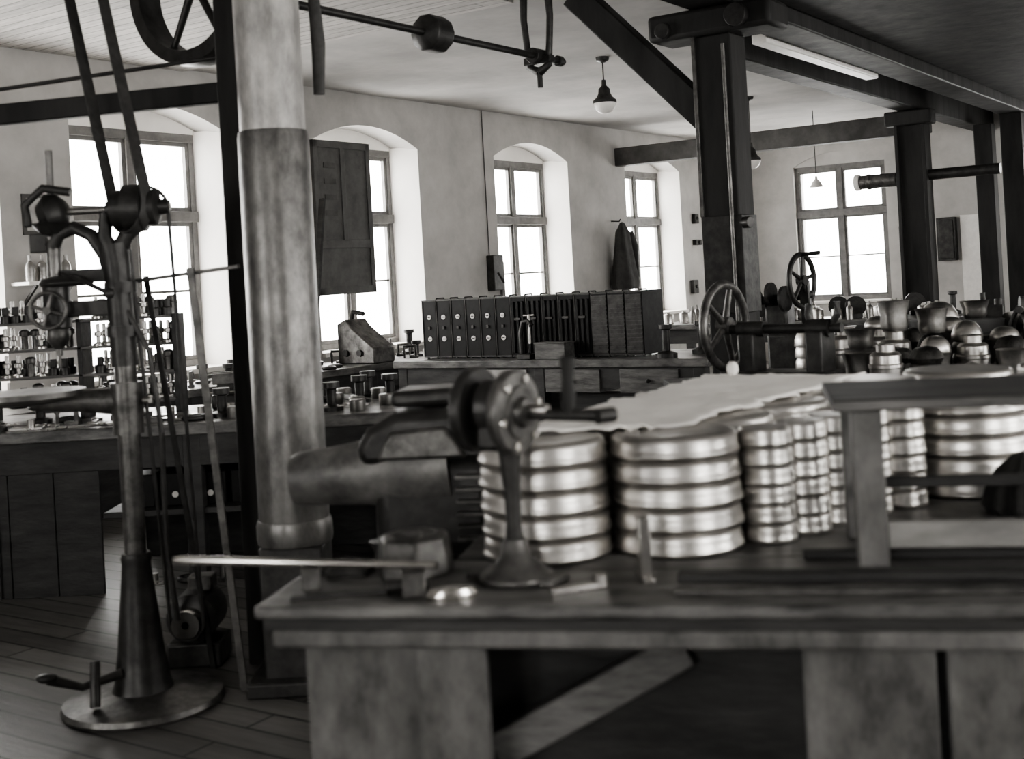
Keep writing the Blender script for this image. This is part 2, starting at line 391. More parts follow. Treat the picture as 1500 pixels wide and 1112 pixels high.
bench('sturdy workbench heaped with metal vessels',(2.45,6.5,0),0,3.2,1.4,.85,nl=3,top='benchdark')
# foreground bench
TA=math.radians(-11.3); ct,st_=math.cos(TA),-math.sin(TA); tA=Vector((-.572,2.53,0))
def la(x,y,z=0): return (tA.x+ct*x+st_*y, tA.y-st_*x+ct*y, z)
t=thing('workbench','worn heavy workbench with panelled cabinet ends','workbench',tuple(tA),TA)
part(t,'bench_top',G().bb(0,2.7,0,.40,.822,.85),'benchtop',.009)
part(t,'edge_strip',G().bb(0.02,2.7,.004,.03,.80,.822),'benchdark',.003)
part(t,'apron',G().bb(.04,2.65,-.004,.05,.765,.802),'panel',.008)
for (a,b_,y) in ((.09,.333,.05),(.336,.48,.03),(1.10,1.345,.04),(1.365,1.75,.045),(1.755,2.1,.045)):
    part(t,'side_panel',G().bb(a,b_,y,y+.03,0,.765),'panel',.003)
part(t,'back_board',G().bb(.12,2.6,.34,.355,0,.81),'benchdark')
part(t,'side_board',G().bb(.09,.11,.08,.335,0,.81),'panel')
part(t,'diagonal_strut',G().bar((.44,.24,.47),(.86,.3,.68),.08,.05),'bench',.006)
part(t,'back_ledge',G().bb(1.12,2.7,.36,.385,.85,.87),'benchdark',.004)
for (y,w,h,mm) in ((.07,.035,.012,'irong'),(.17,.05,.018,'benchdark')):
    part(t,'guide_rail',G().bb(.86,2.7,y,y+w,.85,.85+h),mm,.003)
t2=thing('work_table','broad low-edged work table under the stacked metal shells','table',tuple(tA),TA)
part(t2,'table_top',G().bb(.33,2.7,.405,2.25,.8,.85),'benchtop',.006)
for x in (.42,2.5):
    for y in (.5,2.1): part(t2,'leg',G().bb(x-.04,x+.04,y-.04,y+.04,0,.8),'benchdark',.004)
part(t2,'apron',G().bb(.38,2.65,.45,.48,.5,.8).bb(.38,.41,.45,2.2,.4,.8),'benchdark')

# ---------------------------------------------------------------- stacked shells
sh_prof=[(0,.0),(.138,.0),(.1450,.001),(.1500,.004),(.1525,.009),(.1525,.013),(.1500,.018),(.1485,.023),(.1485,.033),(.1475,.041),(.145,.048),(.139,.0525),(.131,.0538),(.12,.054),(.10,.0542),(0,.0542)]
shell=None
posS=[(.050,2.875),(.357,2.875),(.19,3.15),(.50,3.16),(.70,3.39),(.39,3.45),(.927,3.60),(.58,3.72),(1.1,3.85),(.80,3.93)]
for (x,y) in posS:
    for k in range(5):
        z=.85+k*.0542
        jx=random.uniform(-.002,.002); jy=random.uniform(-.002,.002)
        if shell is None:
            shell=solo('metal_shell','round polished spun-metal shell in a tall stack','metal shell',G().lathe(sh_prof,seg=64),'alu',(x,y,z),group='stacked metal shells on the work table')
        else: clone(shell,(x+jx,y+jy,z),random.uniform(0,6))
small=None
for (x,y) in ((.572,2.885),(.672,2.965),(.772,3.05),(.700,3.085),(.872,3.135),(.800,3.175),(.905,3.26),(.985,3.20),(1.0,3.41)):
    for k in range(6):
        z=.85+k*.0445
        if small is None:
            small=solo('small_metal_shell','small round bright metal shell in a narrow stack','metal shell',G().lathe([(r*.42,zz*.82) for r,zz in sh_prof],seg=48),'alu',(x,y,z),group='narrow stacks of small metal shells')
        elif (x,y) in ((.700,3.085),(.800,3.175)): continue
        else: clone(small,(x+random.uniform(-.001,.001),y,z),random.uniform(0,6))
big=None
for (x,y,n) in ((1.215,3.37,5),(1.43,4.0,5),(1.60,3.6,5),(1.8,3.98,5)):
    for k in range(n):
        z=.85+k*.0542
        if big is None:
            big=solo('metal_bowl','wide dull spun-metal bowl stacked behind the stand','metal bowl',G().lathe([(r*1.15,zz) for r,zz in sh_prof],seg=64),'alu',(x,y,z),group='wide bowls stacked on the work table')
        else: clone(big,(x,y,z),random.uniform(0,6))
solo('dark_brush','bushy dark heap of bristle and rag on the table','brush',G().lathe([(0,0),(.085,0),(.1,.02),(.09,.06),(.07,.1),(.03,.14),(0,.15)],fold=.13,nf=11,seg=66),'cloth',(1.24,3.03,.85),0)
# paper
g=G(); q=[Vector((-.04,2.90)),Vector((.38,2.90)),Vector((1.09,3.85)),Vector((.62,4.10))]
nu,nv=22,70; vs=[]
for j in range(nv+1):
    row=[]
    for i in range(nu+1):
        u=i/nu;v=j/nv
        p2=q[0]*(1-u)*(1-v)+q[1]*u*(1-v)+q[2]*u*v+q[3]*(1-u)*v
        nn=noise.noise(Vector((v*11,0,3)))+.5*noise.noise(Vector((v*31,0,5)))
        e=.07*nn*(u if u>.5 else -(1-u))
        e2=(.05*noise.noise(Vector((u*6,9,3)))+.03*noise.noise(Vector((u*19,2,3))))*(1-v)
        p2=p2+Vector((e,e2))
        z=1.1225+.018*abs(noise.noise(Vector((p2.x*6,p2.y*6,0))))+.012*abs(noise.noise(Vector((p2.x*24,p2.y*24,4))))
        row.append(g.bm.verts.new((p2.x,p2.y,z)))
    vs.append(row)
for j in range(nv):
    for i in range(nu): g.bm.faces.new([vs[j][i],vs[j][i+1],vs[j+1][i+1],vs[j+1][i]])
po=solo('paper_sheet','crumpled white paper sheet laid over the stacked shells','paper',g,'paper')
sm=po.modifiers.new('s','SOLIDIFY'); sm.thickness=.006; sm.offset=1
solo('paper_scrap','small crumpled white paper ball on the sheet','paper',G().sph((0,0,.02),.02,(1,1,1.2),8),'paper',(.70,4.0,1.14))
# stand
st=thing('wooden_stand','low four-legged wooden stand placed on the workbench','stand',la(1.5,.28,.85),TA)
part(st,'stand_top',G().bb(-.31,.45,-.06,.34,.335,.36),'benchdark',.005)
part(st,'stand_top_edge',G().bb(-.31,.45,-.067,-.06,.338,.357),'bench',.002)
for (x,y) in ((-.24,-.02),(.40,-.02),(-.24,.30),(.40,.30)):
    part(st,'leg',G().bb(x-.033,x+.03,y-.02,y+.03,0,.335),'panel',.005)
part(st,'stretcher',G().bb(-.21,.37,-.015,.015,.045,.10),'rail',.004)
part(st,'stretcher',G().bb(-.25,-.23,.01,.28,.10,.13),'bench',.003)
part(st,'stretcher',G().bb(-.21,.37,.29,.31,.115,.14),'benchdark',.003)

# ---------------------------------------------------------------- hand grinder
gx,gy=la(.515,.21)[:2]
gr=thing('hand_grinder','hand-cranked bench grinder with abrasive wheel and gear case','hand grinder',(gx,gy,.85),math.radians(-32))
part(gr,'foot',G().lathe([(0,0),(.08,0),(.083,.012),(.06,.028),(.034,.05),(.024,.09),(0,.09)]).bb(-.11,.11,-.035,.035,0,.016),'irong',.003)
part(gr,'stem',G().lathe([(0,.07),(.022,.07),(.017,.12),(.019,.2),(.026,.28),(0,.28)]),'iron')
part(gr,'head_casting',G().box((-.03,0,.345),(.06,.09,.13)).cyl((-.06,0,.37),(.0,0,.37),.06),'iron',.012)
part(gr,'grinding_wheel',G().lathe([(0,-.016),(.03,-.016),(.03,-.022),(.045,-.022),(.045,-.014),(.088,-.014),(.092,-.01),(.092,.01),(.088,.014),(0,.014)],(-.08,0,.365),(1,0,0),48),'iron')
part(gr,'gear_case',G().lathe([(0,-.01),(.088,-.01),(.092,-.004),(.092,.012),(.086,.018),(.06,.02),(.056,.026),(.035,.026),(.03,.04),(.014,.044),(0,.044)],(.012,0,.36),(1,0,0),40),'irong')
for a in range(6): part(gr,'cover_bolt',G().cyl((.025,.073*math.cos(a*1.047+.2),.36+.073*math.sin(a*1.047+.2)),(.038,.073*math.cos(a*1.047+.2),.36+.073*math.sin(a*1.047+.2)),.009),'bright')
part(gr,'axle',G().cyl((-.115,0,.365),(.1,0,.365),.012).cyl((-.115,0,.365),(-.10,0,.365),.026),'steel')
part(gr,'crank_arm',G().tube([(.05,0,.36),(.11,0,.355),(.22,.03,.352)],[.014,.012,.014]).cyl((.21,.01,.352),(.23,.05,.352),.016),'iron',.002)
part(gr,'crank_handle',G().lathe([(0,-.02),(.012,-.01),(.016,.03),(.012,.06),(.017,.11),(0,.118)],(.145,.01,.365),(.03,0,1)),'dark')
solo('metal_collar','angular grey metal lump with a recessed mouth','metal lump',G().lathe([(0,0),(.092,0),(.09,.03),(.082,.08),(.07,.088),(.05,.088),(.045,.06),(0,.055)],seg=7,fold=.05,nf=2),'irong',la(.27,.28,.85),.35,.006)
solo('metal_rod','long bright metal rod reaching past the bench end','rod',G().tube([(-.80,2.785,.901),(-.785,2.78,.901),(-.45,2.65,.906),(-.19,2.55,.91)],[.006,.0105,.009,.008]),'bright')
solo('metal_block','dull metal block propping up the rod','metal block',G().bb(-.025,.025,-.03,.03,0,.049),'irong',(-.24,2.565,.85),.1,.002)
solo('metal_block','second dull metal block propping up the rod','metal block',G().bb(-.02,.02,-.02,.02,0,.047),'irong',(-.47,2.655,.85),.1,.002)
solo('metal_offcut','small bright curved metal offcut lying on the bench','metal offcut',G().lathe([(0,0),(.05,0),(.055,.01),(.045,.022),(0,.022)],flat=.45),'bright',la(.41,.06,.85),.2)
solo('metal_clip','flat worn metal clip lying on the bench','metal clip',G().bb(-.06,.06,-.012,.012,0,.012).cyl((.05,0,0),(.05,0,.03),.015),'steel',la(.66,.12,.85),.3,.002)
solo('metal_bracket','upright narrow metal bracket standing beside the stacks','bracket',G().bb(-.012,.012,-.02,.02,0,.13).bb(-.012,.012,-.05,.05,0,.01),'steel',la(.79,.21,.85),.1,.002)
solo('metal_file','dark flat file with wooden handle on the bench','file',G().bb(-.1,.1,-.012,.012,0,.008).cyl((.1,0,.012),(.19,0,.012),.012),'iron',la(.16,.08,.85),.1,.001)
solo('metal_rag','crumpled dark rag dropped on the bench','rag',G().lathe([(0,0),(.055,0),(.06,.01),(.04,.028),(.02,.03),(0,.022)],fold=.18,nf=5,seg=40),'cloth',la(.11,.28,.85),.1)

# ---------------------------------------------------------------- machine behind bench
mc=thing('bench_press','heavy rough cast-iron machine with tapering horizontal barrel','machine',(-.29,3.64,0),-.12)
part(mc,'pedestal',G().lathe([(0,0),(.2,0),(.2,.04),(.17,.1),(.17,.7),(.19,.74),(0,.74)],seg=4),'iron',.01)
part(mc,'body',G().box((.05,0,.86),(.36,.3,.30)),'iron',.05)
for i in range(6): part(mc,'cooling_rib',G().box((.16,-.16,.77+i*.035),(.08,.05,.012)),'irong',.003)
part(mc,'hood',G().prism([(-.15,.98),(-.17,1.03),(-.13,1.09),(-.05,1.13),(.15,1.135),(.22,1.10),(.24,.98)],-.165,.165),'iron',.045)
part(mc,'hood_cap',G().box((.05,.04,1.16),(.26,.2,.05),(0,-.02,0)),'iron',.018)
part(mc,'hood_lug',G().cyl((.17,-.06,1.1),(.17,-.06,1.19),.03),'iron',.005)
part(mc,'hood_plate',G().prism([(-.10,1.0),(-.06,1.08),(.1,1.09),(.16,1.0)],-.19,-.16),'irong',.01)
part(mc,'side_barrel',G().lathe([(0,-.12),(.12,-.12),(.118,-.02),(.108,.06),(.095,.14),(.084,.24),(.078,.34),(.07,.36),(0,.36)],(-.02,-.06,.96),(-1,0,-.06),40),'barrel')

# ---------------------------------------------------------------- pillar drill
D=thing('pillar_drill','belt-driven cast-iron pillar drill on a round base','drill press',(-1.445,4.54,0))
part(D,'base',G().lathe([(0,0),(.285,0),(.292,.012),(.285,.03),(.2,.042),(.12,.06),(0,.06)],seg=64),'irong')
part(D,'lower_pillar',G().lathe([(0,.05),(.115,.05),(.1,.09),(.085,.2),(.062,.42),(.052,.52),(.056,.54),(.05,.56),(0,.56)]),'iron')
part(D,'pillar',G().cyl((0,0,.55),(0,0,1.3),.04).cyl((0,0,1.0),(0,0,1.12),.055),'irong')
part(D,'head_frame',G().tube([(0,0,1.25),(-.005,0,1.45),(-.01,0,1.62),(-.02,0,1.7)],[.05,.047,.05,.055]).tube([(-.01,0,1.66),(.03,0,1.73),(.09,0,1.78),(.12,0,1.84)],[.035,.028,.024,.022]).tube([(-.02,0,1.66),(-.05,0,1.73),(-.04,0,1.82)],[.035,.028,.024]).cyl((0,0,1.36),(0,0,1.4),.062).cyl((0,0,1.52),(0,0,1.56),.06),'iron')
part(D,'arched_arm',G().tube([(-.02,0,1.52),(-.05,0,1.66),(-.1,0,1.74),(-.16,0,1.77),(-.22,0,1.75),(-.245,0,1.7)],[.03,.028,.026,.026,.028,.03]),'iron')
part(D,'cone_pulley',G().lathe([(0,-.11),(.03,-.11),(.035,-.09),(.07,-.085),(.07,-.045),(.088,-.04),(.088,.03),(.065,.035),(.065,.075),(.03,.085),(.025,.12),(0,.12)],(.075,0,1.83),(1,0,0),40),'iron')
part(D,'cross_axle',G().cyl((-.25,0,1.83),(.2,0,1.83),.014),'steel')
part(D,'bevel_gear',G().lathe([(0,-.05),(.05,-.05),(.075,-.01),(.06,.03),(.03,.05),(0,.05)],(-.23,0,1.83),(1,0,.3),20).lathe([(0,-.03),(.04,-.03),(.075,.01),(0,.03)],(-.24,0,1.78),(0,0,1),20),'iron')
part(D,'gear_guard',G().tube([(-.32,-.02,1.78),(-.33,-.02,1.86),(-.26,-.02,1.92),(-.16,-.02,1.90)],.016).box((-.28,.03,1.72),(.1,.06,.07)),'iron',.004)
part(D,'spindle',G().cyl((-.24,0,1.3),(-.24,0,2.06),.013).cyl((-.24,0,1.48),(-.24,0,1.74),.026),'irong')
part(D,'feed_gear',G().lathe([(0,0),(.09,0),(.1,.012),(.09,.03),(.04,.04),(0,.04)],(-.2,0,1.555),seg=26).box((-.13,0,1.59),(.16,.05,.05)),'iron',.003)
part(D,'feed_wheel',G().wheel((-.24,-.09,1.47),(0,1,0),.065,.008,4,.015,.03,.006),'irong')
part(D,'quill_housing',G().cyl((-.24,0,1.40),(-.24,0,1.56),.05).bb(-.24,-.02,-.025,.025,1.44,1.5),'iron',.006)
part(D,'feed_lever',G().tube([(-.2,-.03,1.6),(-.1,-.12,1.57),(.02,-.2,1.52)],.009).sph((.02,-.2,1.52),.02),'iron')
part(D,'chuck',G().lathe([(0,.1),(.025,.1),(.042,.06),(.042,.03),(.02,0),(.006,-.01),(.006,-.08),(0,-.08)],(-.24,0,1.33)),'irong')
part(D,'table_arm',G().tube([(0,0,1.12),(-.15,0,1.13),(-.35,0,1.135)],[.05,.04,.03],flat=1.1).cyl((0,0,1.07),(0,0,1.19),.06).lathe([(0,-.03),(.06,-.03),(.19,-.012),(.2,0),(.2,.02),(0,.02)],(-.36,0,1.155)),'irong')
part(D,'clamp_screw',G().cyl((.05,0,1.12),(.11,0,1.12),.012).cyl((.1,-.05,1.12),(.1,.05,1.12),.008),'steel')
part(D,'foot_pedal',G().tube([(-.05,-.08,.14),(-.17,-.15,.12),(-.27,-.2,.17)],[.018,.014,.02]).sph((-.275,-.2,.175),.028,(1.4,1,.6)),'iron')
part(D,'pedal_pivot',G().cyl((-.12,-.17,.05),(-.13,-.12,.2),.018),'iron')
part(D,'belt_shifter',G().tube([(0,-.02,1.5),(.1,-.03,1.3),(.13,-.03,1.0),(.12,-.02,.6),(.14,0,.3)],[.012,.01,.01,.01,.012]),'iron')
solo('drive_belt','long leather belt running from line shaft to drill','belt',G().belt(rm(-4.22,3.2,2.9),.098,(-1.39,4.54,1.83),.092,rm(0,1,0),.05),'belt')
mo=thing('electric_motor','small dark motor with bright pulley on the floor','motor',(-1.36,5.0,0))
part(mo,'motor_body',G().lathe([(0,-.12),(.06,-.12),(.1,-.1),(.1,.1),(.06,.13),(0,.13)],(0,.02,.2),(0,1,0),28),'iron')
part(mo,'motor_foot',G().box((0,.03,.05),(.22,.2,.1)),'iron',.01)
part(mo,'motor_pulley',G().lathe([(0,-.03),(.055,-.03),(.06,0),(.055,.03),(0,.03)],(0,-.14,.2),(0,1,0),28).cyl((0,-.17,.2),(0,-.09,.2),.015),'bright')
part(mo,'terminal_box',G().box((.02,.05,.32),(.1,.09,.06)),'irong',.006)
solo('drive_belt','worn narrow belt dropping from drill pulley to motor','belt',G().belt((-1.34,4.56,1.83),.076,(-1.36,4.86,.2),.062,(0,1,0),.03),'belt')
bf=thing('belt_guard','tall thin flat-iron guard frame beside the drill belts','guard frame',(-1.12,4.62,0))
part(bf,'upright',G().bar((.03,-.0,0),(-.08,-.03,1.6),.028,.012),'irong',.002)
part(bf,'upright',G().bar((-.16,.3,0),(-.27,.05,1.58),.022,.01),'iron',.002)
part(bf,'top_bar',G().bar((-.32,.03,1.56),(.1,-.02,1.595),.014,.035,(0,1,0)),'irong',.002)

# ---------------------------------------------------------------- black cases
def case(kind):
    w,d,h=.143,.34,.49
    lab={0:'tall black instrument case with two round white badges',1:'tall black case with vertical slats along its front',2:'black case with closely ribbed front face'}[kind]
    p=thing('instrument_case',lab,'case',(0,0,-50),RA,'row of black cases on the bench')
    part(p,'body',G().bb(-w/2,w/2,0,d,.012,h),'case',.006)
    part(p,'edge_trim',G().bb(-w/2,-w/2+.006,-.006,.002,.012,h).bb(-w/2,w/2,-.006,.002,h-.01,h).bb(-w/2,w/2,-.006,.002,.012,.022),'caseg')
    part(p,'handle',G().tube([(-.0,.1,h-.005),(0,.11,h+.01),(0,.21,h+.01),(0,.22,h-.005)],.006),'iron')
    for x in (-.05,.05):
        for y in (.03,d-.03): part(p,'foot',G().cyl((x,y,0),(x,y,.014),.012),'iron')
    if kind==0:
        for z in (.165,.345):
            b=part(p,'badge',G().cyl((0,-.006,z),(0,.003,z),.02),'white')
            part(b,'badge_mark',G().bb(-.013,.013,-.0075,-.005,z-.004,z+.004),'pencil')
        part(p,'latch',G().bb(-.012,.012,-.012,0,.245,.27),'caseg',.002)
    elif kind==1:
        for x in (-.045,0,.045): part(p,'slat',G().bb(x-.012,x+.012,-.014,0,.04,h-.04),'case',.004)
        part(p,'latch',G().bb(-.03,.03,-.02,0,.3,.32),'caseg',.002)
    else:
        part(p,'ribbed_front',(lambda g:[g.bb(-.066,.066,-.014,0,.03+i*.032,.047+i*.032) for i in range(14)] and g.bb(-.066,.066,-.004,0,.03,h-.02))(G()),'caseg')
    return p
pro=[case(0),case(1),case(2)]
seq=[0]*6+[1]*5+[2,2,2]
first={0:1,1:1,2:1}
for i,k in enumerate(seq):
    v=6.34-i*.149; loc=rm(-v,8.1,.85)
    if first[k]: pro[k].location=loc; first[k]=0
    else: clone(pro[k],loc,RA)
solo('wooden_box','small dark wooden box on the bench before the cases','box',G().box((0,0,.06),(.27,.15,.12)).box((0,0,.125),(.28,.16,.012)),'bench',rm(-5.05,7.985,.85),RA,.004)
vs_=thing('small_press','small dark hand press standing on the bench','press',rm(-5.3,7.985,.85),RA)
part(vs_,'base',G().box((0,0,.02),(.12,.12,.04)),'iron',.006); part(vs_,'arch',G().tube([(-.05,0,.03),(-.055,0,.2),(-.03,0,.29),(.02,0,.3),(.05,0,.26)],.02),'iron'); part(vs_,'screw',G().cyl((.03,0,.12),(.03,0,.34),.012).cyl((-.02,0,.34),(.08,0,.34),.008),'steel')

# ---------------------------------------------------------------- handwheel machines
fp=thing('fly_press','cast-iron bench machine with a large spoked handwheel','machine',(1.12,6.4,.85),math.radians(-40))
part(fp,'machine_bed',G().box((.28,0,.05),(.6,.22,.1)).box((.12,0,.17),(.09,.14,.24)).box((.5,0,.17),(.09,.16,.26)),'iron',.012)
part(fp,'axle',G().cyl((-.05,0,.31),(.62,0,.31),.024).cyl((.05,0,.31),(.2,0,.31),.04).cyl((.44,0,.31),(.56,0,.31),.045),'iron')
part(fp,'handwheel',G().wheel((-.03,0,.33),(1,0,0),.215,.024,5,.045,.07,.015),'irong')
part(fp,'fork',G().tube([(.56,0,.31),(.6,0,.38),(.6,0,.44)],.018),'iron')
part(fp,'fork',G().tube([(.46,0,.31),(.44,0,.38),(.45,0,.43)],.016),'iron')
p=thing('hand_lathe','dark machine with spoked crank wheel on a pedestal','machine',(2.0,8.5,0),math.radians(-30))
part(p,'pedestal',G().box((0,.1,.5),(.5,.35,1.0)),'iron',.02)
part(p,'headstock',G().box((-.2,.1,1.1),(.16,.2,.22)).cyl((-.42,.1,1.22),(.05,.1,1.26),.03),'iron',.02)
part(p,'handwheel',G().wheel((0,0,1.36),(1,-.2,0),.18,.019,5,.035,.06,.012),'iron')
part(p,'crank_handle',G().cyl((.0,-.0,1.54),(.14,-.02,1.545),.014),'iron')
part(p,'wheel_bracket',G().bar((-.0,.1,1.0),(0,.05,1.36),.07,.06),'iron',.01)
for i in range(3): part(p,'change_gear',G().lathe([(0,-.012),(.09-.012*i,-.012),(.09-.012*i,.012),(0,.012)],(-.12-.1*i,-.02,1.24+.04*(i%2)),(1,-.2,0),22),'iron',.002)

# ---------------------------------------------------------------- vessels and castings on bench E
GRP='metal vessels piled on the bench'
cupp=[(.078,0),(.08,.005),(.077,.04),(.065,.07),(.042,.095),(.016,.105),(0,.107),(0,.1),(.04,.088),(.06,.066),(.072,.038),(.074,0),(.078,0)]
ves=[]
ves.append(solo('metal_pot','dented shiny shouldered metal pot in a jumble on the bench','metal pot',G().lathe([(0,0),(.07,0),(.078,.01),(.08,.1),(.085,.105),(.085,.12),(.078,.125),(.076,.165),(.06,.18),(.045,.182),(.045,.215),(.056,.22),(.035,.22),(0,.2)],seg=28,fold=.03,nf=3),'alu',(1.80,6.0,.85),group=GRP))
ves.append(solo('metal_pot','tarnished ribbed metal pot in a jumble on the bench','metal pot',G().lathe([(0,0),(.075,0),(.085,.02),(.07,.05),(.085,.08),(.07,.11),(.085,.14),(.07,.17),(.05,.19),(0,.2)],seg=20,fold=.06,nf=5),'cupdark',(2.0,6.0,.85),group=GRP))
ves.append(solo('metal_cup','shiny dented metal cup in a jumble on the bench','metal cup',G().lathe(cupp,seg=28,fold=.04,nf=3),'alu',(2.22,6.0,.85),group=GRP))
ves.append(solo('metal_can','open crumpled metal can in a jumble on the bench','metal can',G().lathe([(0,0),(.06,0),(.07,.03),(.068,.08),(.08,.15),(.084,.16),(.074,.15),(.06,.08),(0,.03)],seg=24,fold=.08,nf=4),'aludark',(2.42,6.0,.85),group=GRP))
for r_,y in enumerate((6.22,6.45,6.68,6.91)):
    for c_ in range(6):
        x=(1.74 if r_<2 else 1.60)+c_*.19+(r_%2)*.06
        if x>2.2 and r_==3: continue
        if x>2.68: continue
        k=random.choice([0,1,2,3,3,0] if c_<4 else [1,3,1])
        o=clone(ves[k],(x+random.uniform(-.008,.008),y+random.uniform(-.01,.01),.85),random.uniform(0,6)); s=random.uniform(.9,1.08)
        zt=(1.0+.14*r_ if k!=2 else 1)*random.uniform(.85,1.1)
        o.scale=(s,s,zt)
        if k!=2 and random.random()<.45:
            h_={0:.22,1:.2,3:.16}[k]*zt
            c2=clone(ves[random.choice([2,3,3])],(o.location.x,o.location.y,.85+h_),random.uniform(0,6)); c2.scale=(.95,.95,random.uniform(.6,1))
        elif k==2:
            for q_ in range(1,4): clone(ves[k],(o.location.x,o.location.y,.85+.06*q_),0)
def slat(g):
    for i in range(3):
        z0=.01+i*.09; z1=z0+.075
        g.bb(-.22,.22,-.16,-.145,z0,z1).bb(-.22,.22,.145,.16,z0,z1).bb(-.22,-.205,-.16,.16,z0,z1).bb(.205,.22,-.16,.16,z0,z1)
    return g.bb(-.21,.21,-.15,.15,0,.27)
solo('wooden_crate','dark slatted wooden crate holding a reflector dome','crate',slat(G()),'benchdark',(2.5,6.96,.85),0,.003)
rf=solo('reflector_dome','large polished reflector dome resting on the crate','reflector',G().lathe([(.1,0),(.108,.004),(.1,.04),(.075,.08),(.04,.1),(0,.105)],seg=40,fold=.02,nf=3),'alu',(2.40,6.95,1.12))
cn=clone(ves[3],(2.61,6.97,1.12),0); cn.scale=(1,1,.6)
cast=[]
CG='dark castings heaped on the bench'
cast.append(solo('dark_casting','rough dark iron casting in a heap on the bench','casting',G().lathe([(0,0),(.09,0),(.095,.02),(.06,.04),(.04,.09),(.06,.11),(.05,.12),(0,.12)],seg=12,fold=.12,nf=3),'iron',(2.95,6.02,.85),0,group=CG))
cast.append(solo('dark_casting','rough dark ring-shaped casting in a heap on the bench','casting',G().tor((0,0,.09),.06,.02,(0,1,.2),seg=20).box((0,0,.03),(.14,.05,.05)),'cupdark',(3.2,6.02,.85),0,group=CG))
cast.append(solo('dark_casting','blocky dark casting with bosses in a heap on the bench','casting',G().box((0,0,.05),(.16,.1,.1)).cyl((-.05,0,.1),(-.05,0,.15),.03).cyl((.05,0,.08),(.06,0,.2),.02),'iron',(3.45,6.02,.85),0,group=CG))
cast.append(solo('dark_casting','tilted dark bowl-shaped casting in a heap on the bench','casting',G().lathe([(0,0),(.05,0),(.08,.03),(.09,.07),(.08,.07),(.07,.03),(0,.012)],seg=24,axis=(.35,-.3,1),c=(0,0,.03),fold=.06,nf=5),'aludark',(3.7,6.02,.85),0,group=CG))
cast.append(solo('dark_casting','spindly dark bracket casting in a heap on the bench','casting',G().tube([(-.08,0,.02),(-.05,.02,.12),(.02,.0,.16),(.07,-.02,.08),(.09,0,.01)],[.018,.014,.02,.014,.02]).cyl((.0,-.03,.14),(.0,.05,.15),.025),'iron',(3.88,6.02,.85),0,group=CG))
for r_,y in enumerate((6.25,6.46,6.67,6.88,7.09)):
    for c_ in range(6):
        x=2.75+c_*.215+(r_%2)*.06
        if x>3.95: continue
        k=random.choice([0,1,2,3,4,4,1])
        zs=1+.25*r_+random.uniform(0,.4)
        o=clone(cast[k],(x,y,.85),random.uniform(0,3)); o.scale=(1,1,zs)
        if r_>0 and random.random()<.55:
            c2=clone(cast[random.choice([0,1,2,3,4])],(x,y,.85+.11*zs),random.uniform(0,3)); c2.rotation_euler=(random.uniform(-.4,.4),random.uniform(-.4,.4),random.uniform(0,3)); c2.scale=(.8,.8,.8)

# ---------------------------------------------------------------- small parts on benches
def rack(loc,rz,w,lv,label):
    p=thing('parts_rack',label,'rack',loc,rz)
    for i in range(lv): part(p,'shelf',G().bb(-w/2,w/2,-.09,.09,.08+i*.15,.095+i*.15),'bench',.002)
    for x in (-w/2,w/2,0): part(p,'upright',G().bb(x-.012,x+.012,-.09,.09,0,.1+(lv-1)*.15),'benchdark',.002)
rack((-2.40,6.85,.85),0,1.05,4,'open stepped rack filled with turned metal parts')
spd=[]
SG='turned parts on the rack'
spd.append(solo('metal_spindle','small turned steel spindle standing on the rack','metal part',G().lathe([(0,0),(.03,0),(.03,.012),(.012,.02),(.012,.05),(.022,.055),(.022,.075),(.01,.08),(.01,.12),(0,.123)],seg=16),'steel',(-2.82,6.82,.945),group=SG))
spd.append(solo('metal_bush','short dark metal bush standing on the rack','metal part',G().lathe([(0,0),(.028,0),(.028,.04),(.018,.045),(.018,.09),(0,.09)],seg=16),'iron',(-2.74,6.82,.945),group=SG))
spd.append(solo('metal_bush','flanged grey metal bush standing on the rack','metal part',G().lathe([(0,0),(.02,0),(.02,.07),(.03,.075),(.03,.1),(.015,.11),(0,.11)],seg=16),'irong',(-2.66,6.82,.945),group=SG))
for lv in range(4):
    for i in range(16):
        x=-2.88+i*.064+random.uniform(-.004,.004)
        if abs(x+2.40)<.045: continue
        for y in (6.80,6.90):
            if lv==0 and i<5: continue
            if random.random()<.05: continue
            clone(spd[random.randint(0,2)],(x,y,.945+lv*.15),0)
FG='small items on the far bench'
p1=solo('glass_bottle','small dark bottle among parts on the far bench','bottle',G().lathe([(0,0),(.035,0),(.036,.1),(.03,.13),(.012,.15),(.012,.19),(0,.19)],seg=18),'aludark',rm(-6.2,12.8,.85),0,group=FG)
p2=solo('metal_canister','squat metal canister among parts on the far bench','canister',G().lathe([(0,0),(.06,0),(.06,.1),(.055,.11),(.02,.12),(.02,.14),(0,.14)],seg=20),'steel',rm(-5.9,12.8,.85),0,group=FG)
p3=solo('machine_part','dark flanged machine part on the far bench','metal part',G().lathe([(0,0),(.08,0),(.08,.03),(.03,.05),(.03,.2),(.05,.21),(.05,.24),(0,.24)],seg=20),'iron',rm(-5.6,12.8,.85),0,group=FG)
p4=solo('gear_wheel','upright dark gear wheel among parts on the far bench','gear',G().lathe([(0,-.02),(.11,-.02),(.11,.02),(0,.02)],(0,0,.13),(.3,1,0),18).bb(-.06,.06,-.04,.04,0,.05),'iron',rm(-5.3,12.8,.85),0,.003,group=FG)
us=[]
for i in range(46):
    for _ in range(30):
        v=random.uniform(3.35,6.45);u=random.uniform(12.65,13.4)
        if all((v-a)**2+(u-b)**2>.034 for a,b in us+[(6.2,12.8),(5.9,12.8),(5.6,12.8),(5.3,12.8)]): break
    us.append((v,u)); clone(random.choice([p1,p2,p3,p2,p4]),rm(-v,u,.85),0)
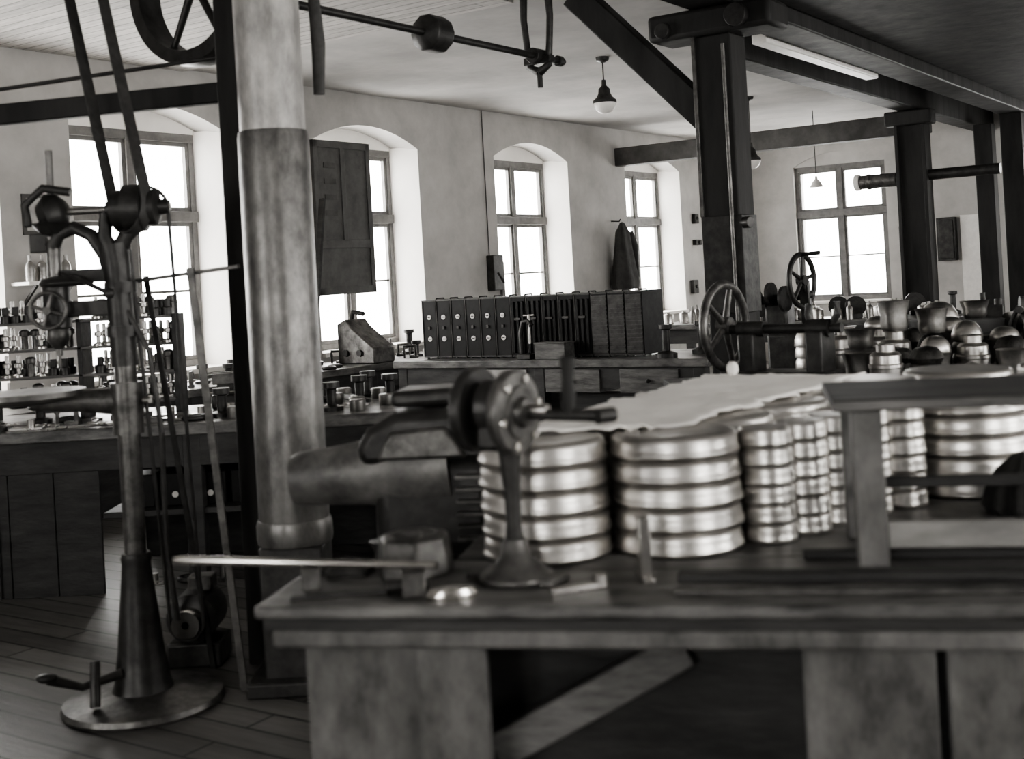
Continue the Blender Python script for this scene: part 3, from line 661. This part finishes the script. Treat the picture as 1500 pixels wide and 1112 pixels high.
for i,(v,u) in enumerate(((3.98,8.35),(3.84,8.2),(3.92,8.65),(4.1,8.0))):
    clone([p3,p1,p2,p3][i],rm(-v,u,.85),0,group='small items at the end of the case bench',label='small workshop item beside the black cases')
TG='tools and scraps on the long bench'
tools=[]
tools.append(solo('metal_plate','flat dull metal plate lying on the bench','metal plate',G().bb(-.08,.08,-.05,.05,0,.012).cyl((.02,0,.01),(.02,0,.05),.02),'steel',(-2.55,6.36,.85),.2,.002,TG))
tools.append(solo('open_wrench','flat steel open-ended wrench on the bench','wrench',G().bb(-.08,.08,-.012,.012,0,.01).tor((.1,0,.006),.022,.008,arc=.8,seg=16).tor((-.1,0,.006),.02,.007,arc=.8,seg=16),'steel',(-2.25,6.34,.85),.5,.001,TG))
tools.append(solo('wood_batten','short wooden batten lying on the bench','wood batten',G().bb(-.1,.1,-.02,.02,0,.03),'bench',(-1.95,6.36,.85),-.3,.003,TG))
tools.append(solo('metal_ring','dark machined ring lying on the bench','metal ring',G().tor((0,0,.014),.05,.014),'iron',(-1.68,6.36,.85),0,0,TG))
tools.append(solo('metal_tin','small round tin standing on the bench','tin',G().lathe([(0,0),(.04,0),(.042,.005),(.042,.055),(.038,.06),(0,.06)]),'aludark',(-1.47,6.36,.85),0,0,TG))
tools.append(solo('flanged_part','upright dark flanged part on the bench','metal part',G().lathe([(0,0),(.06,0),(.06,.02),(.025,.03),(.025,.11),(.045,.12),(.045,.15),(0,.15)],seg=20),'iron',(-1.28,6.36,.85),0,0,TG))
tools.append(solo('metal_clamp','small dark screw clamp lying on the bench','clamp',G().tube([(-.06,0,.02),(-.06,.0,.11),(.05,0,.11),(.05,0,.06)],.014).cyl((.05,0,.0),(.05,0,.06),.009).bb(-.08,.0,-.02,.02,0,.02),'irong',(-1.08,6.36,.85),0,0,TG))
ps=[(o.location.x,o.location.y) for o in tools]+[(-1.65,6.95),(-1.65,6.8),(-1.55,6.9)]
for i in range(110):
    for _ in range(40):
        x=random.uniform(-3.0,-.7);y=random.uniform(6.32,7.14)
        if y>6.66 and x<-1.75: continue
        if all((x-a)**2+(y-b)**2>.017 for a,b in ps):
            ps.append((x,y)); clone(random.choice(tools),(x,y,.85),random.uniform(0,3)); break
vz=thing('bench_vise','dark cast-iron bench vise bolted to the bench','vise',(-1.65,6.95,.85),.2)
part(vz,'vise_body',G().box((0,0,.04),(.16,.14,.08)).box((0,.02,.13),(.1,.12,.12)),'iron',.012)
part(vz,'jaw',G().box((0,-.09,.17),(.14,.03,.06)),'irong',.004); part(vz,'jaw',G().box((0,-.03,.18),(.14,.03,.05)),'irong',.004)
part(vz,'screw',G().cyl((0,-.2,.1),(0,0,.1),.018),'steel'); part(vz,'handle',G().cyl((-.09,-.19,.1),(.09,-.19,.1),.007),'steel')
sc=thing('small_case','small black case with white badge on the lower shelf','case',(-1.99,6.36,.41),0,'small black cases on the lower shelf')
part(sc,'body',G().bb(-.08,.08,0,.2,0,.17),'case',.006); part(sc,'badge',G().cyl((0,-.004,.06),(0,.003,.06),.016),'white')
for i in range(1,8): clone(sc,(-1.99+i*.185,6.36+.01*(i%2),.41),0)
for i in range(7): clone(tools[(i*3)%7],(-1.98+i*.2,6.45,.0),i*.7,group='scraps under the long bench',label='metal scrap lying under the bench')
ps=[(7.3,8.35),(7.35,10.1),(7.55,7.95)]
WG='tools and cans on the window bench'
for i in range(80):
    for _ in range(30):
        v=random.uniform(7.12,7.78);u=random.uniform(4.8,10.2)
        if all((v-a)**2+(u-b)**2>.03 for a,b in ps) and not(abs(v-7.3)<.3 and abs(u-8.35)<.35):
            ps.append((v,u)); clone(random.choice(tools+[p1,p2,p3]),rm(-v,u,.8),random.uniform(0,3),group=WG,label='tool or can standing on the window bench'); break
g=G()
for k in range(5): g.tor((random.uniform(-.03,.03),random.uniform(-.02,.02),.03+k*.018),.13-.01*k,.006,(random.uniform(-.25,.25),random.uniform(-.25,.25),1),seg=28,ms=6)
solo('wire_coil','loose coil of bright wire on the window bench','wire',g,'bright',rm(-7.35,10.1,.82),0)
bx=thing('bench_machine','grey slant-topped bench machine with two dark knobs by the shutter','machine',rm(-7.3,8.35,.8),RA)
part(bx,'machine_body',G().prism([(-.18,0),(-.18,.36),(-.08,.40),(-.02,.33),(.24,.14),(.24,0)],-.14,.14),'irong',.012)
part(bx,'top_arm',G().tube([(-.14,0,.36),(-.10,0,.46),(.02,0,.44)],.022),'iron')
for x in (-.08,.08): part(bx,'knob',G().cyl((x,-.16,.1),(x,-.14,.1),.03),'iron')
solo('leaning_board','long narrow board leaning beside the window','board',G().bar((0,0,0),(-.1,.35,1.5),.06,.03),'benchdark',rm(-7.55,7.95,.8),RA,.003)
sh=thing('inner_shutter','dark panelled inner window shutter partly closed','shutter',rm(XL+.04,8.86,1.42),RA+pi/2)
part(sh,'shutter_frame',G().bb(-.4,-.34,-.02,.02,0,1.46).bb(.34,.4,-.02,.02,0,1.46).bb(-.4,.4,-.02,.02,1.39,1.46).bb(-.4,.4,-.02,.02,.44,.52).bb(-.4,.4,-.02,.02,0,.07).bb(-.03,.03,-.02,.02,.5,1.4),'shutter',.004)
part(sh,'shutter_panel',G().bb(-.35,.35,-.008,.012,.05,1.4),'shutter')
for z in (.75,.9,1.05,1.2): part(sh,'paper_tag',G().bb(-.26,-.1,-.014,-.009,z,z+.05),'girder')
p=thing('switch_box','narrow wall switch box with conduit to the ceiling','switch box',rm(XL,11.33,1.25),RA+pi/2)
part(p,'housing',G().bb(-.1,.1,-.1,0,.1,.5),'iron',.01); part(p,'fuse_tube',G().cyl((.14,-.04,.0),(.14,-.04,.42),.03),'irong'); part(p,'lever',G().bar((-.05,-.12,.3),(-.05,-.2,.18),.02,.02),'iron')
part(p,'conduit',G().tube([(-.05,-.012,.5),(-.05,-.012,2.13)],.006),'girder')
for (xr,z,w,h,lb) in ((16.6,2.2,.12,.14,'small dark wall switch near the corner'),(16.62,1.85,.2,.08,'small wall bracket below the switch'),(16.45,1.2,.16,.2,'dark fuse box low on the window wall')):
    solo('wall_switch',lb,'switch',G().bb(-w/2,w/2,-.06,0,-h/2,h/2).cyl((0,-.08,0),(0,-.05,0),.025),'iron',rm(XL,xr,z),RA+pi/2,.006)
for (xr,z,w,h,lb) in ((-5.08,1.72,.24,.36,'dark wall-mounted fuse box on the end wall'),(-4.55,1.68,.26,.6,'large dark switch cabinet on the end wall')):
    solo('fuse_box',lb,'fuse box',G().bb(-w/2,w/2,-.1,0,-h/2,h/2).bb(-w/2+.03,w/2-.03,-.115,-.1,-h/2+.03,h/2-.03),'iron',rm(xr,YF,z),RA,.006)
solo('whitewashed_board','tall whitewashed board standing against the end wall','board',G().bb(-.17,.17,-.03,0,0,2.0),'white',rm(-4.2,YF-.01,0),RA,.004)
p=thing('hanging_coat','dark work coat hanging from a wall hook','coat',rm(XL+.16,14.12,1.25),RA+pi/2)
part(p,'coat_body',G().lathe([(.0,.88),(.045,.87),(.08,.82),(.14,.75),(.17,.56),(.21,.34),(.27,.08),(.25,.0),(0,.02)],seg=48,fold=.1,nf=6,flat=.5),'cloth')
part(p,'sleeve',G().tube([(.12,-.03,.74),(.18,-.06,.56),(.2,-.05,.34),(.22,-.05,.15)],[.055,.055,.05,.045]),'cloth')
part(p,'hook',G().tube([(0,.16,.9),(0,.04,.89),(0,.02,.92)],.008),'iron')
p=thing('wall_notice','small framed notice on the wall pier','notice',rm(XL,5.55,2.15),RA+pi/2)
part(p,'notice_frame',G().bb(-.13,.13,-.015,0,-.15,.15),'girder'); part(p,'notice_sheet',G().bb(-.1,.1,-.018,-.014,-.12,.12),'box')
p=thing('wall_shelf','small white shelf fixed to the wall pier','shelf',rm(XL,5.54,1.63),RA+pi/2)
part(p,'shelf_board',G().bb(-.24,.24,-.22,0,0,.025),'white',.003)
for x in (-.15,.15): part(p,'bracket',G().bar((x,0,-.15),(x,-.18,0),.02,.02,(1,0,0)),'iron')
for i in range(4):
    clone(p1,rm(XL+.12,5.38+i*.1,1.655),0,group='bottles on the wall shelf',label='small bottle on the white wall shelf')

# ---------------------------------------------------------------- world & camera
w=bpy.data.worlds.new('sky'); scene.world=w; w.use_nodes=True
bg=w.node_tree.nodes['Background']; bg.inputs['Color'].default_value=(1,.985,.96,1); bg.inputs['Strength'].default_value=13
cam=bpy.data.cameras.new('camera'); co=bpy.data.objects.new('camera',cam); col.objects.link(co)
cam.sensor_width=36; cam.lens=36*1800/1500; cam.shift_y=-(556-405)/1500
R=Matrix.Rotation(pi/2,4,'X')@Matrix.Rotation(-math.atan(.056),4,'Z')
co.matrix_world=Matrix.Translation((0,0,1.5))@R
cam.dof.use_dof=True; cam.dof.focus_distance=11; cam.dof.aperture_fstop=3.0
cam.clip_start=.05
scene.camera=co
scene.view_settings.view_transform='AgX'
scene.view_settings.look='AgX - Medium High Contrast'
scene.view_settings.exposure=.6
